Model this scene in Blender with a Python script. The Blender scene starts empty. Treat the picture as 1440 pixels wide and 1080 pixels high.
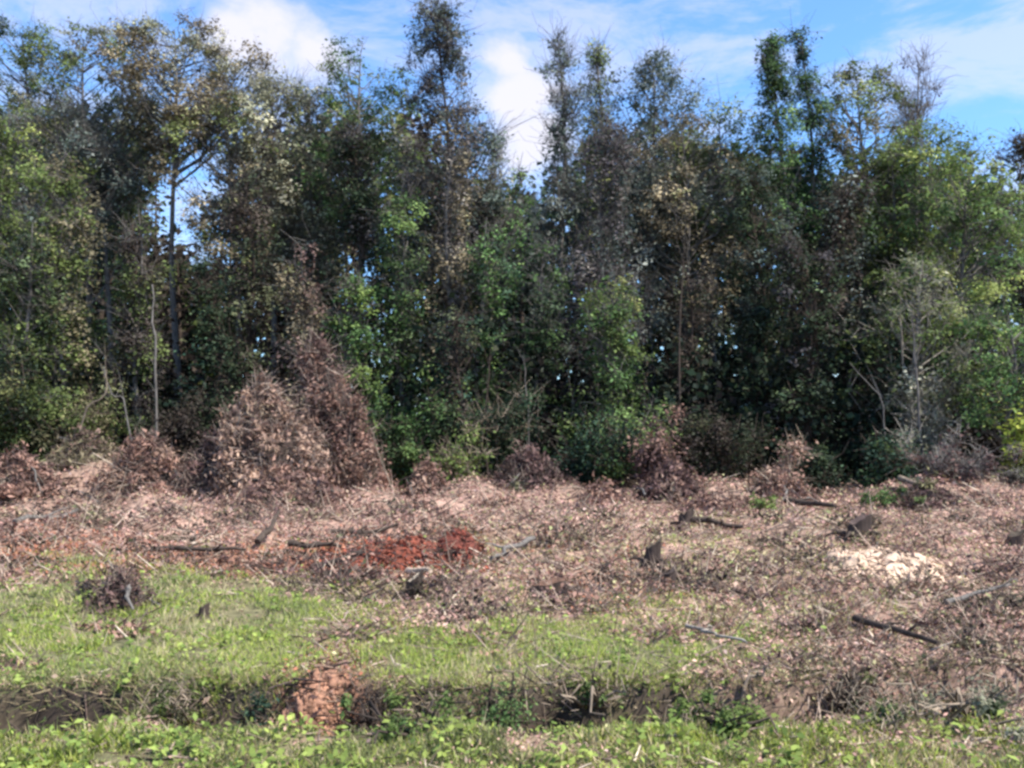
import bpy, math, random
import numpy as np

# ------------------------------------------------------------------ camera, world, sun, exposure
SC = bpy.context.scene
F, HX, HY, CAMZ = 1300.0, 720.0, 600.0, 2.0      # focal length and horizon of the photograph (1440 x 1080)
cam = bpy.data.cameras.new('camera')
camo = bpy.data.objects.new('camera', cam)
SC.collection.objects.link(camo)
camo.location = (0, 0, CAMZ)
camo.rotation_euler = (math.radians(90), 0, 0)
cam.sensor_width = 36
cam.lens = F / 1440 * 36
cam.shift_y = (HY - 540) / 1440
cam.clip_start, cam.clip_end = 0.1, 20000
SC.camera = camo

SUN_EL, SUN_AZ = 54.0, 112.0     # elevation; azimuth clockwise from +Y (the view direction): 90 = from the right
el, az = math.radians(SUN_EL), math.radians(SUN_AZ)
sv = (math.sin(az) * math.cos(el), math.cos(az) * math.cos(el), math.sin(el))

world = bpy.data.worlds.new('World')
SC.world = world
world.use_nodes = True
wn, wl = world.node_tree.nodes, world.node_tree.links
wn.clear()
wo = wn.new('ShaderNodeOutputWorld')
bg = wn.new('ShaderNodeBackground')
bg.inputs['Strength'].default_value = 0.12
wl.new(bg.outputs[0], wo.inputs[0])
sky = wn.new('ShaderNodeTexSky')
sky.sky_type = 'NISHITA'
sky.sun_disc = False
sky.sun_elevation = el
sky.sun_rotation = az
sky.altitude = 50
sky.air_density = 1.0
sky.dust_density = 0.35
sky.ozone_density = 3.0
tc = wn.new('ShaderNodeTexCoord')


def wmath(op, a, b=None, clamp=False):
    n = wn.new('ShaderNodeMath'); n.operation = op; n.use_clamp = clamp
    for i, v in enumerate((a, b)):
        if v is None: continue
        if isinstance(v, (int, float)): n.inputs[i].default_value = v
        else: wl.new(v, n.inputs[i])
    return n.outputs[0]


def ramp(v, lo, hi):
    n = wn.new('ShaderNodeMapRange'); n.interpolation_type = 'SMOOTHSTEP'
    n.inputs['From Min'].default_value = lo; n.inputs['From Max'].default_value = hi
    wl.new(v, n.inputs['Value'])
    return n.outputs[0]


def pxdir(px, py):
    v = np.array([(px - HX) / F, 1.0, (HY - py) / F]); return v / np.linalg.norm(v)


def wnoise(scale, detail, rough, zs=1.0, off=(0, 0, 0), dist=0.0):
    m = wn.new('ShaderNodeMapping'); m.inputs['Scale'].default_value = (1, 1, zs); m.inputs['Location'].default_value = off
    wl.new(tc.outputs['Generated'], m.inputs[0])
    n = wn.new('ShaderNodeTexNoise'); n.inputs['Scale'].default_value = scale
    n.inputs['Detail'].default_value = detail; n.inputs['Roughness'].default_value = rough
    n.inputs['Distortion'].default_value = dist
    wl.new(m.outputs[0], n.inputs['Vector'])
    return n.outputs['Fac']


wisp = ramp(wnoise(5.2, 8, 0.66, 3.0, (0.75, 0.1, 0.45), 0.35), 0.42, 0.62)
puffn = wnoise(9.0, 7, 0.6, 1.6, (0.1, 0.7, 0.0), 0.2)
total = None
for px, py, rad in ((385, 66, 0.062), (430, 72, 0.045), (345, 60, 0.04), (720, 130, 0.065), (715, 90, 0.045), (745, 200, 0.055)):
    d = pxdir(px, py)
    vm = wn.new('ShaderNodeVectorMath'); vm.operation = 'DISTANCE'
    wl.new(tc.outputs['Generated'], vm.inputs[0]); vm.inputs[1].default_value = tuple(d)
    b = wmath('SUBTRACT', 1.0, wmath('DIVIDE', vm.outputs['Value'], rad))
    b = wmath('MAXIMUM', b, -1.0)
    total = b if total is None else wmath('MAXIMUM', total, b)
puff = wmath('MULTIPLY', ramp(wmath('ADD', wmath('MULTIPLY', total, 0.9), wmath('MULTIPLY', puffn, 2.1)), 0.85, 1.75), 0.90)
cl = wmath('MAXIMUM', wmath('MULTIPLY', wisp, 0.45), puff, True)
mixc = wn.new('ShaderNodeMix'); mixc.data_type = 'RGBA'
wl.new(cl, mixc.inputs['Factor'])
tint = wn.new('ShaderNodeMix'); tint.data_type = 'RGBA'; tint.blend_type = 'MULTIPLY'; tint.inputs['Factor'].default_value = 1
wl.new(sky.outputs[0], tint.inputs['A']); tint.inputs['B'].default_value = (0.78, 1.05, 1.32, 1)
wl.new(tint.outputs['Result'], mixc.inputs['A'])
mixc.inputs['B'].default_value = (4.3, 4.15, 4.5, 1)
wl.new(mixc.outputs['Result'], bg.inputs['Color'])

sl = bpy.data.lights.new('sun', 'SUN')
sl.energy = 5.0
sl.angle = math.radians(0.5)
sl.color = (1.0, 0.95, 0.88)
so = bpy.data.objects.new('sun', sl)
SC.collection.objects.link(so)
from mathutils import Vector
so.rotation_euler = Vector(sv).to_track_quat('Z', 'Y').to_euler()
so.location = (20, 0, 30)

SC.view_settings.view_transform = 'Standard'
SC.view_settings.look = 'None'
SC.view_settings.gamma = 1
SC.view_settings.use_curve_mapping = False
SC.view_settings.exposure = 1.0
SC.render.engine = 'CYCLES'
SC.cycles.max_bounces = 6
SC.cycles.diffuse_bounces = 3
SC.cycles.transmission_bounces = 3
SC.cycles.filter_width = 2.9     # the photograph is a soft, low-resolution frame

R = np.random.RandomState(7)


# ------------------------------------------------------------------ numeric helpers
def _hash(ix, iy, seed):
    h = (ix.astype(np.int64) * 374761393 + iy.astype(np.int64) * 668265263 + seed * 1442695041) & 0x7fffffff
    h = ((h ^ (h >> 13)) * 1274126177) & 0x7fffffff
    return ((h ^ (h >> 16)) & 0xffff) / 65535.0


def vnoise(x, y, seed=0):
    x = np.asarray(x, float); y = np.asarray(y, float)
    ix, iy = np.floor(x), np.floor(y)
    fx, fy = x - ix, y - iy
    fx, fy = fx * fx * (3 - 2 * fx), fy * fy * (3 - 2 * fy)
    a = _hash(ix, iy, seed); b = _hash(ix + 1, iy, seed); c = _hash(ix, iy + 1, seed); d = _hash(ix + 1, iy + 1, seed)
    return (a + (b - a) * fx) * (1 - fy) + (c + (d - c) * fx) * fy


def fbm(x, y, sc, seed=0, oct=4):
    v, a, t = 0, 1.0, 0
    for i in range(oct):
        v = v + a * vnoise(x / sc * 2 ** i + 31.7 * i, y / sc * 2 ** i + 17.3 * i, seed + i); t += a; a *= 0.5
    return v / t


def sstep(a, b, x):
    t = np.clip((np.asarray(x, float) - a) / (b - a), 0, 1); return t * t * (3 - 2 * t)


def to_px(x, y, z=0.0):
    return HX + F * x / y, HY - F * (z - CAMZ) / y


def gb(px, py, cx, cy, rx, ry):
    return np.exp(-((px - cx) / rx) ** 2 - ((py - cy) / ry) ** 2)


def height(x, y):
    x = np.asarray(x, float); y = np.asarray(y, float)
    ys = np.maximum(y, 2.0)
    px = HX + F * x / ys
    yb = 7.25 + 0.75 * (fbm(x, x * 0, 0.9, 5, 4) - 0.5) + 0.5 * sstep(2.2, 5.0, x) * 0.8
    d = y - yb
    amp = 0.46 * (1 - .55 * sstep(.6, 2.2, x)) * (0.5 + 1.0 * sstep(.3, .65, fbm(x, x * 0 + 3, 0.9, 9, 2))) * sstep(-5.2, -3.4, x) * (1 - 0.6 * sstep(3.2, 4.6, x))
    amp = amp * (1 - 0.75 * np.exp(-((x + 1.63) / 0.22) ** 2)) + 0.16 * np.exp(-((x + 1.2) / 0.22) ** 2)
    h = -amp * sstep(-1.1, -0.45, d) * (1 - sstep(-0.16, 0.03, d))
    far = sstep(8, 12, y)
    vis = (1 - sstep(60, 90, np.hypot(x, y)))
    h = h + vis * (0.12 + 0.30 * far) * (fbm(x, y, 1.5, 21, 5) - 0.5) + vis * (.05 + 0.20 * far) * (fbm(x, y, 0.5, 23, 3) - 0.5)
    h = h + vis * 0.3 * sstep(10, 18, y) * (fbm(x, y, 4.5, 22, 3) - 0.5)
    # shoved-up ridge of debris along the edge of the wood
    ridge = np.exp(-((y - 23.5 - 1.5 * (fbm(x, x * 0, 6, 31, 2) - 0.5)) / 2.2) ** 2)
    h = h + ridge * (0.15 + 0.75 * sstep(0.35, 0.75, fbm(x, y, 2.6, 33, 3))) * (0.65 + 0.7 * (1 - sstep(-10, -5, x)))
    h = h + 0.25 * sstep(24, 30, y) * vis
    return h


def GP(px, py):
    """ground point seen at a pixel of the photograph"""
    y = F * CAMZ / max(py - HY, 20)
    for _ in range(12):
        z = float(height((px - HX) * y / F, y))
        y = 0.5 * y + 0.5 * F * (CAMZ - z) / max(py - HY, 20)
    x = (px - HX) * y / F
    return x, y, float(height(x, y))


# ------------------------------------------------------------------ mesh helpers
def make_mesh(name, V, faces_idx, loop_tot, mat, col=None, smooth=False):
    me = bpy.data.meshes.new(name)
    V = np.ascontiguousarray(V, np.float32)
    me.vertices.add(len(V)); me.vertices.foreach_set('co', V.ravel())
    fi = np.ascontiguousarray(faces_idx, np.int32).ravel()
    me.loops.add(len(fi)); me.loops.foreach_set('vertex_index', fi)
    nf = len(loop_tot)
    me.polygons.add(nf)
    st = np.zeros(nf, np.int32); st[1:] = np.cumsum(loop_tot)[:-1]
    me.polygons.foreach_set('loop_start', st)
    if smooth: me.polygons.foreach_set('use_smooth', np.ones(nf, bool))
    if col is not None:
        at = me.attributes.new('tone', 'FLOAT_COLOR', 'POINT')
        c4 = np.ones((len(V), 4), np.float32); c4[:, :3] = col
        at.data.foreach_set('color', c4.ravel())
    me.update(calc_edges=True)
    me.validate()
    if mat: me.materials.append(mat)
    return me


class Geo:
    def __init__(s):
        s.V = []; s.I = []; s.T = []; s.C = []; s.n = 0

    def add(s, V, Fc, C):
        V = np.asarray(V, float).reshape(-1, 3); Fc = np.asarray(Fc, int)
        s.V.append(V); s.I.append((Fc + s.n).ravel()); s.T.append(np.full(len(Fc), Fc.shape[1], np.int32))
        C = np.asarray(C, float)
        if C.ndim == 1: C = np.tile(C, (len(V), 1))
        s.C.append(C); s.n += len(V)

    def mesh(s, name, mat, smooth=False):
        return make_mesh(name, np.concatenate(s.V), np.concatenate(s.I), np.concatenate(s.T), mat, np.concatenate(s.C), smooth)

    def obj(s, name, mat, parent=None, smooth=False):
        if not s.V: return None
        o = bpy.data.objects.new(name, s.mesh(name, mat, smooth))
        SC.collection.objects.link(o)
        if parent: o.parent = parent
        return o

    def leaves(s, P, up, L, W, C, droop=0.15):
        """one pointed four-sided leaf per row: P base, up = rough normal"""
        n = len(P)
        if n == 0: return
        d = R.normal(size=(n, 3)); d -= (d * up).sum(1)[:, None] * up
        d /= np.linalg.norm(d, axis=1)[:, None] + 1e-9
        sd = np.cross(up, d)
        L = np.broadcast_to(L, n)[:, None]; W = np.broadcast_to(W, n)[:, None]
        v0 = P; v1 = P + d * L * 0.45 + sd * W * 0.5 - up * L * droop * 0.3
        v2 = P + d * L - up * L * droop; v3 = P + d * L * 0.5 - sd * W * 0.5 + up * L * droop * 0.2
        V = np.stack([v0, v1, v2, v3], 1).reshape(-1, 3)
        s.add(V, np.arange(4 * n).reshape(n, 4), np.repeat(C, 4, 0))

    def tube(s, pts, rad, col, sides=5):
        pts = np.asarray(pts, float); k = len(pts); rad = np.broadcast_to(rad, k)
        t = np.gradient(pts, axis=0); t /= np.linalg.norm(t, axis=1)[:, None] + 1e-9
        a = np.array([0.31, 0.87, 0.12]) if abs(t[0][1]) < 0.8 else np.array([1.0, 0.1, 0])
        u = np.cross(t, a); u /= np.linalg.norm(u, axis=1)[:, None] + 1e-9
        w = np.cross(t, u)
        th = np.arange(sides) * 2 * np.pi / sides
        ring = pts[:, None, :] + rad[:, None, None] * (np.cos(th)[None, :, None] * u[:, None, :] + np.sin(th)[None, :, None] * w[:, None, :])
        V = ring.reshape(-1, 3)
        i, j = np.meshgrid(np.arange(k - 1), np.arange(sides), indexing='ij')
        j2 = (j + 1) % sides
        Fq = np.stack([i * sides + j, i * sides + j2, (i + 1) * sides + j2, (i + 1) * sides + j], -1).reshape(-1, 4)
        s.add(V, Fq, col)
        if sides >= 5:
            s.add(np.concatenate([ring[-1], ring[-1].mean(0)[None]]), np.array([[q, (q + 1) % sides, sides] for q in range(sides)]), np.asarray(col) * 1.1)
            s.add(np.concatenate([ring[0], ring[0].mean(0)[None]]), np.array([[(q + 1) % sides, q, sides] for q in range(sides)]), np.asarray(col) * 1.1)

    def sticks(s, A, B, ra, rb, C):
        """many three-sided twigs at once"""
        n = len(A); t = B - A; t /= np.linalg.norm(t, axis=1)[:, None] + 1e-9
        q = R.normal(size=(n, 3)); u = np.cross(t, q); u /= np.linalg.norm(u, axis=1)[:, None] + 1e-9
        w = np.cross(t, u); ra = np.broadcast_to(ra, n)[:, None]; rb = np.broadcast_to(rb, n)[:, None]
        vs = []
        for P, r in ((A, ra), (B, rb)):
            for k in range(3):
                a = k * 2 * math.pi / 3
                vs.append(P + r * (math.cos(a) * u + math.sin(a) * w))
        V = np.stack(vs, 1).reshape(-1, 3)
        b = np.arange(n)[:, None] * 6
        Fq = np.concatenate([b + np.array([[0, 1, 4, 3]]), b + np.array([[1, 2, 5, 4]]), b + np.array([[2, 0, 3, 5]])])
        s.add(V, Fq, np.repeat(C, 6, 0))


def empty(name, loc, label, cat, group=None):
    o = bpy.data.objects.new(name, None); SC.collection.objects.link(o)
    o.location = loc; o.empty_display_size = 0.3
    o['label'] = label; o['category'] = cat
    if group: o['group'] = group
    return o


def tag(o, label, cat, group=None):
    o['label'] = label; o['category'] = cat
    if group: o['group'] = group
    return o


# ------------------------------------------------------------------ materials
def mat_leaf(name, trans=0.35, rough=0.65, spec=0.12):
    m = bpy.data.materials.new(name); m.use_nodes = True
    n, l = m.node_tree.nodes, m.node_tree.links; n.clear()
    out = n.new('ShaderNodeOutputMaterial'); at = n.new('ShaderNodeAttribute'); at.attribute_name = 'tone'
    p = n.new('ShaderNodeBsdfPrincipled'); p.inputs['Roughness'].default_value = rough; p.inputs['Specular IOR Level'].default_value = spec
    t = n.new('ShaderNodeBsdfTranslucent'); mx = n.new('ShaderNodeMixShader'); mx.inputs[0].default_value = trans
    tx = n.new('ShaderNodeTexNoise'); tx.inputs['Scale'].default_value = 9; tx.inputs['Detail'].default_value = 2
    geo = n.new('ShaderNodeNewGeometry'); l.new(geo.outputs['Position'], tx.inputs['Vector'])
    mr = n.new('ShaderNodeMapRange'); mr.inputs['To Min'].default_value = 0.75; mr.inputs['To Max'].default_value = 1.25
    l.new(tx.outputs['Fac'], mr.inputs['Value'])
    mu = n.new('ShaderNodeVectorMath'); mu.operation = 'SCALE'; l.new(at.outputs['Color'], mu.inputs[0]); l.new(mr.outputs[0], mu.inputs['Scale'])
    l.new(mu.outputs[0], p.inputs['Base Color']); l.new(mu.outputs[0], t.inputs['Color'])
    l.new(p.outputs[0], mx.inputs[1]); l.new(t.outputs[0], mx.inputs[2]); l.new(mx.outputs[0], out.inputs[0])
    return m


def mat_bark(name, rough=0.85, scale=14.0, bump=0.5):
    m = bpy.data.materials.new(name); m.use_nodes = True
    n, l = m.node_tree.nodes, m.node_tree.links; n.clear()
    out = n.new('ShaderNodeOutputMaterial'); at = n.new('ShaderNodeAttribute'); at.attribute_name = 'tone'
    p = n.new('ShaderNodeBsdfPrincipled'); p.inputs['Roughness'].default_value = rough; p.inputs['Specular IOR Level'].default_value = 0.15
    geo = n.new('ShaderNodeNewGeometry'); mp = n.new('ShaderNodeMapping'); mp.inputs['Scale'].default_value = (1, 1, 0.3)
    l.new(geo.outputs['Position'], mp.inputs[0])
    tx = n.new('ShaderNodeTexNoise'); tx.inputs['Scale'].default_value = scale; tx.inputs['Detail'].default_value = 5; l.new(mp.outputs[0], tx.inputs['Vector'])
    mr = n.new('ShaderNodeMapRange'); mr.inputs['From Min'].default_value = 0.3; mr.inputs['From Max'].default_value = 0.7
    mr.inputs['To Min'].default_value = 0.55; mr.inputs['To Max'].default_value = 1.35
    l.new(tx.outputs['Fac'], mr.inputs['Value'])
    mu = n.new('ShaderNodeVectorMath'); mu.operation = 'SCALE'; l.new(at.outputs['Color'], mu.inputs[0]); l.new(mr.outputs[0], mu.inputs['Scale'])
    l.new(mu.outputs[0], p.inputs['Base Color'])
    b = n.new('ShaderNodeBump'); b.inputs['Strength'].default_value = bump; b.inputs['Distance'].default_value = 0.03
    l.new(tx.outputs['Fac'], b.inputs['Height']); l.new(b.outputs[0], p.inputs['Normal'])
    l.new(p.outputs[0], out.inputs[0])
    return m


M_LEAF = mat_leaf('green_leaf')
M_DEAD = mat_leaf('dead_leaf', 0.15, 0.8, 0.1)
M_GRASS = mat_leaf('grass_blade', 0.4, 0.65, 0.12)
M_BARK = mat_bark('bark')
M_SOIL = mat_bark('soil', 0.95, 9.0, 0.9)

PAL = {  # leaf and wood colours: (a, b, accent)
    'olive': ((.088, .112, .034), (.056, .080, .026), (.125, .130, .05)),
    'green': ((.060, .105, .034), (.036, .066, .024), (.095, .135, .045)),
    'deep': ((.034, .052, .026), (.024, .034, .022), (.055, .075, .035)),
    'bottle': ((.030, .058, .036), (.022, .040, .030), (.045, .080, .045)),
    'brown': ((.150, .122, .075), (.090, .076, .050), (.125, .125, .060)),
    'greyolive': ((.165, .165, .110), (.100, .105, .068), (.20, .19, .14)),
    'slate': ((.075, .094, .078), (.046, .060, .052), (.11, .12, .105)),
    'mauve': ((.085, .074, .076), (.052, .044, .050), (.12, .105, .09)),
    'umber': ((.062, .048, .038), (.036, .030, .028), (.060, .066, .034)),
    'bright': ((.125, .165, .045), (.075, .115, .035), (.17, .19, .06)),
    'yellow': ((.38, .42, .07), (.24, .30, .05), (.44, .44, .10)),
    'russet': ((.340, .205, .155), (.200, .115, .088), (.42, .29, .215)),
    'plum': ((.155, .095, .084), (.085, .052, .050), (.24, .15, .12)),
}


for _k in PAL:
    if _k not in ('russet', 'plum', 'yellow'):
        PAL[_k] = tuple(tuple(v * f for v in c) for c, f in zip(PAL[_k], (1.15, .8, 1.7) if _k in ('deep', 'bottle', 'umber', 'mauve') else (1.5, 1.05, 2.0)))  # darker set carries the lower wood's shade in its leaf colour
PAL['tan'] = ((.44, .30, .22), (.27, .17, .13), (.50, .40, .27))


def tones(pal, n, mix=0.5):
    a, b, c = [np.array(q) for q in PAL[pal]]
    t = R.rand(n, 1); u = (R.rand(n, 1) < 0.13)
    col = a * t + b * (1 - t)
    return np.where(u, c, col) * R.uniform(0.8, 1.2, (n, 1))


BARKS = {'grey': (.13, .118, .105), 'dark': (.062, .046, .036), 'tan': (.19, .15, .11), 'pale': (.27, .24, .20)}


# ------------------------------------------------------------------ setting: ground
def edge_grid(lo, hi, n, reach):
    g = [reach * 0.1 ** k for k in np.linspace(0, 1.6, 9)]
    return n, g


xs_in = np.arange(-19, 19.001, 0.125)
ys_in = [3.0]
while ys_in[-1] < 33: ys_in.append(ys_in[-1] + 0.045 + 0.0055 * (ys_in[-1] - 3))
out = np.array([22, 24, 28, 35, 50, 90, 200, 600, 2000, 6000], float)
XS = np.concatenate([-out[::-1], xs_in, out])
YS = np.concatenate([[-6000, -1500, -300, -80, -30, -10, -4, 0, 1.5, 2.4], ys_in, [34, 36, 40, 46, 55, 80, 150, 400, 1500, 6000]])
gx, gy = np.meshgrid(XS, YS)
gz = height(gx, gy)
NX, NY = len(XS), len(YS)
ii, jj = np.meshgrid(np.arange(NY - 1), np.arange(NX - 1), indexing='ij')
fq = np.stack([ii * NX + jj, ii * NX + jj + 1, (ii + 1) * NX + jj + 1, (ii + 1) * NX + jj], -1).reshape(-1, 4)


def masks(x, y):
    """green cover and clay cover over the plot, measured on the photograph"""
    ys = np.maximum(y, 3.0)
    px, py = to_px(x, ys)
    n1 = fbm(x, y, 1.1, 51, 4); n2 = fbm(x, y, 0.5, 52, 3)
    g = 1.55 * gb(px, py, 150, 900, 340, 78) + 1.2 * gb(px, py, 760, 925, 330, 55) + 0.6 * gb(px, py, 330, 860, 220, 40)
    g = g + 1.4 * sstep(1000, 1035, py) * (0.45 + 0.55 * sstep(.38, .58, fbm(x, y, .7, 57, 3))) * (1 - .35 * sstep(1080, 1250, px)) + 0.25 * gb(px, py, 1020, 850, 220, 70) + 0.45 * gb(px, py, 110, 700, 120, 16)
    g = g + 0.16 * gb(px, py, 1100, 760, 200, 50) + 0.25 * gb(px, py, 700, 780, 120, 30)
    g = g - 0.9 * gb(px, py, 470, 940, 62, 90) - 0.25 * gb(px, py, 1250, 930, 260, 55) - 0.5 * gb(px, py, 640, 870, 70, 30)
    g = g * (0.35 + 1.3 * n1) + 0.35 * (n2 - 0.5)
    g = np.clip(g, 0, 1)
    c = gb(px, py, 560, 785, 120, 26) + 0.75 * gb(px, py, 310, 795, 180, 24) + 0.8 * gb(px, py, 450, 975, 60, 50) + 0.5 * gb(px, py, 60, 780, 120, 35)
    c = c + 0.35 * gb(px, py, 860, 830, 80, 40)
    c = np.clip(c * (0.3 + 1.4 * n2), 0, 1)
    return g, c


mg, mc = masks(gx, gy)
base = np.array([.30, .19, .145]); soil2 = np.array([.11, .078, .058]); clay = np.array([.33, .125, .065]); under = np.array([.085, .10, .04])
nz = fbm(gx, gy, 0.6, 61, 4)[..., None]
col = base * nz * 1.6 + soil2 * (1 - nz)
col = col * (1 - mc[..., None]) + clay * mc[..., None]
col = col * (1 - 0.8 * mg[..., None]) + under * 0.8 * mg[..., None]
ybk = 7.25 + 0.75 * (fbm(gx, gx * 0, 0.9, 5, 4) - 0.5) + 0.5 * sstep(2.2, 5.0, gx) * 0.8
bank = (sstep(-1.0, -.6, gy - ybk) * (1 - sstep(.02, .12, gy - ybk)))[..., None]      # bare moist soil, darkened further to paint in the ditch's shade
bank = bank * (1 - .6 * sstep(1.0, 3.0, gx))[..., None] * (.45 + .55 * sstep(.35, .6, fbm(gx, gy, .4, 59, 3)))[..., None]
col = col * (1 - .9 * bank) + .9 * bank * np.where(mc[..., None] > .4, np.array([.22, .11, .07]), np.array([.034, .026, .022]))
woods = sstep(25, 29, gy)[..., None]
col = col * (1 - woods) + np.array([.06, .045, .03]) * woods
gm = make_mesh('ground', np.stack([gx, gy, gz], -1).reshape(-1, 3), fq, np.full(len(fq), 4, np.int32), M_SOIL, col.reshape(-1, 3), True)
ground = bpy.data.objects.new('ground', gm); SC.collection.objects.link(ground); ground['kind'] = 'structure'


# ------------------------------------------------------------------ ground cover (nobody could count it)
def bankmask(x, y):
    yb = 7.25 + 0.75 * (fbm(x, x * 0, 0.9, 5, 4) - 0.5) + 0.5 * sstep(2.2, 5.0, x) * 0.8
    return sstep(-.75, -.5, y - yb) * (1 - sstep(-.05, .05, y - yb)) * sstep(-5.2, -3.6, x) * (1 - .7 * sstep(1.0, 3.0, x))


def scatter(n, ylo, yhi, xpad=60, power=1.0):
    """random ground points over the plot, denser close by"""
    y = ylo * (yhi / ylo) ** (R.rand(n) ** power)
    x = (R.uniform(-xpad, 1440 + xpad, n) - HX) * y / F
    return x, y


def with_z(x, y, dz=0.0):
    return np.stack([x, y, height(x, y) + dz], 1)


def heap_free(x, y):
    y = np.maximum(y, 3)
    px, py = to_px(x, y)
    v = 1 - np.clip(.8 * gb(px, py, 1262, 802, 60, 22) + .8 * gb(px, py, 1197, 803, 34, 16) + .7 * gb(px, py, 555, 792, 110, 20) + .95 * gb(px, py, 447, 985, 60, 45), 0, 1)
    return v


def build_grass():
    g = Geo()
    x, y = scatter(600000, 4.7, 21, 60)
    m, c = masks(x, y)
    lump = fbm(x, y, 0.35, 71, 3)
    keep = R.rand(len(x)) < np.clip(m * 1.15 - 0.03, 0, 1) * sstep(0.25, 0.55, lump) * (1 - (.9 - .9 * sstep(.42, .6, fbm(x, y, .6, 73, 2))) * bankmask(x, y))
    x, y, m, lump = x[keep], y[keep], m[keep], lump[keep]
    n = len(x); P = with_z(x, y, -0.01)
    h = (0.025 + 0.075 * R.rand(n) ** 1.5) * (0.6 + 1.1 * lump) * (1 + 0.03 * y)
    h *= .30 + .85 * fbm(x, y, .9, 74, 3); h[R.rand(n) < 0.015] *= 2.0
    lean = R.normal(size=(n, 3)) * 0.65; lean[:, 2] = 1; lean /= np.linalg.norm(lean, axis=1)[:, None]
    a = R.rand(n) * 2 * np.pi; sd = np.stack([np.cos(a), np.sin(a), a * 0], 1)
    w = (0.0018 + 0.0036 * R.rand(n)) * (0.4 + y * 0.13)
    tip = P + lean * h[:, None] + sd[:, [1, 0, 2]] * np.array([1, -1, 0]) * (h * R.uniform(0, .35, n))[:, None]
    mid = P + lean * (h * 0.55)[:, None]
    big = fbm(x, y, 1.4, 77, 3)[:, None]
    lush = np.array([.27, .37, .065]); lime = np.array([.44, .47, .12]); straw = np.array([.52, .45, .27]); dull = np.array([.25, .28, .12])
    px, py = to_px(x, y)
    t = R.rand(n, 1)
    col = lush * (1 - t) + lime * t
    col = np.where(R.rand(n, 1) < 0.25 + 0.5 * (big < 0.45), dull, col)
    dry = 0.16 + 0.4 * sstep(0.5, 0.7, fbm(x, y, 0.8, 79, 3)) + 0.25 * sstep(820, 740, py)
    col = np.where(R.rand(n, 1) < dry[:, None], straw, col) * R.uniform(0.75, 1.25, (n, 1))
    nr = y < 6.0; k = int(nr.sum())
    V = np.stack([P - sd * w[:, None], P + sd * w[:, None], mid + sd * w[:, None] * .8, tip, mid - sd * w[:, None] * .8], 1)[nr].reshape(-1, 3)
    g.add(V, np.arange(5 * k).reshape(k, 5), np.repeat(col[nr], 5, 0))
    fr = ~nr; k = int(fr.sum()); V = np.stack([P - sd * w[:, None] * 1.3, P + sd * w[:, None] * 1.3, tip], 1)[fr].reshape(-1, 3)
    g.add(V, np.arange(3 * k).reshape(k, 3), np.repeat(col[fr], 3, 0))
    o = g.obj('grass', M_GRASS); o['kind'] = 'stuff'; tag(o, 'patchy short green and straw-coloured grass over the cleared plot', 'grass')
    return n


def build_weeds():
    """small broad-leaved weeds in among the grass"""
    g = Geo()
    x, y = scatter(3000, 4.4, 19, 100)
    m, c = masks(x, y); keep = R.rand(len(x)) < m * 0.9
    x, y = x[keep], y[keep]; n = len(x)
    k = 11
    X = np.repeat(x, k); Y = np.repeat(y, k); s = np.repeat(R.uniform(.03, .085, n), k)
    P = with_z(X, Y); off = R.normal(size=(len(X), 3)) * s[:, None] * .7; off[:, 2] = np.abs(off[:, 2]) * 1.1 + 0.01
    up = R.normal(size=(len(X), 3)) * .5; up[:, 2] += 1; up /= np.linalg.norm(up, axis=1)[:, None]
    a = np.array([.30, .36, .09]); b = np.array([.15, .22, .055]); t = np.repeat(R.rand(n, 1), k, 0)
    g.leaves(P + off, up, s * R.uniform(.5, 1.1, len(X)), s * .5, (a * t + b * (1 - t)) * R.uniform(.7, 1.3, (len(X), 1)))
    o = g.obj('weeds', M_LEAF); o['kind'] = 'stuff'; tag(o, 'low broad-leaved weeds mixed through the green grass', 'weeds')


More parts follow.
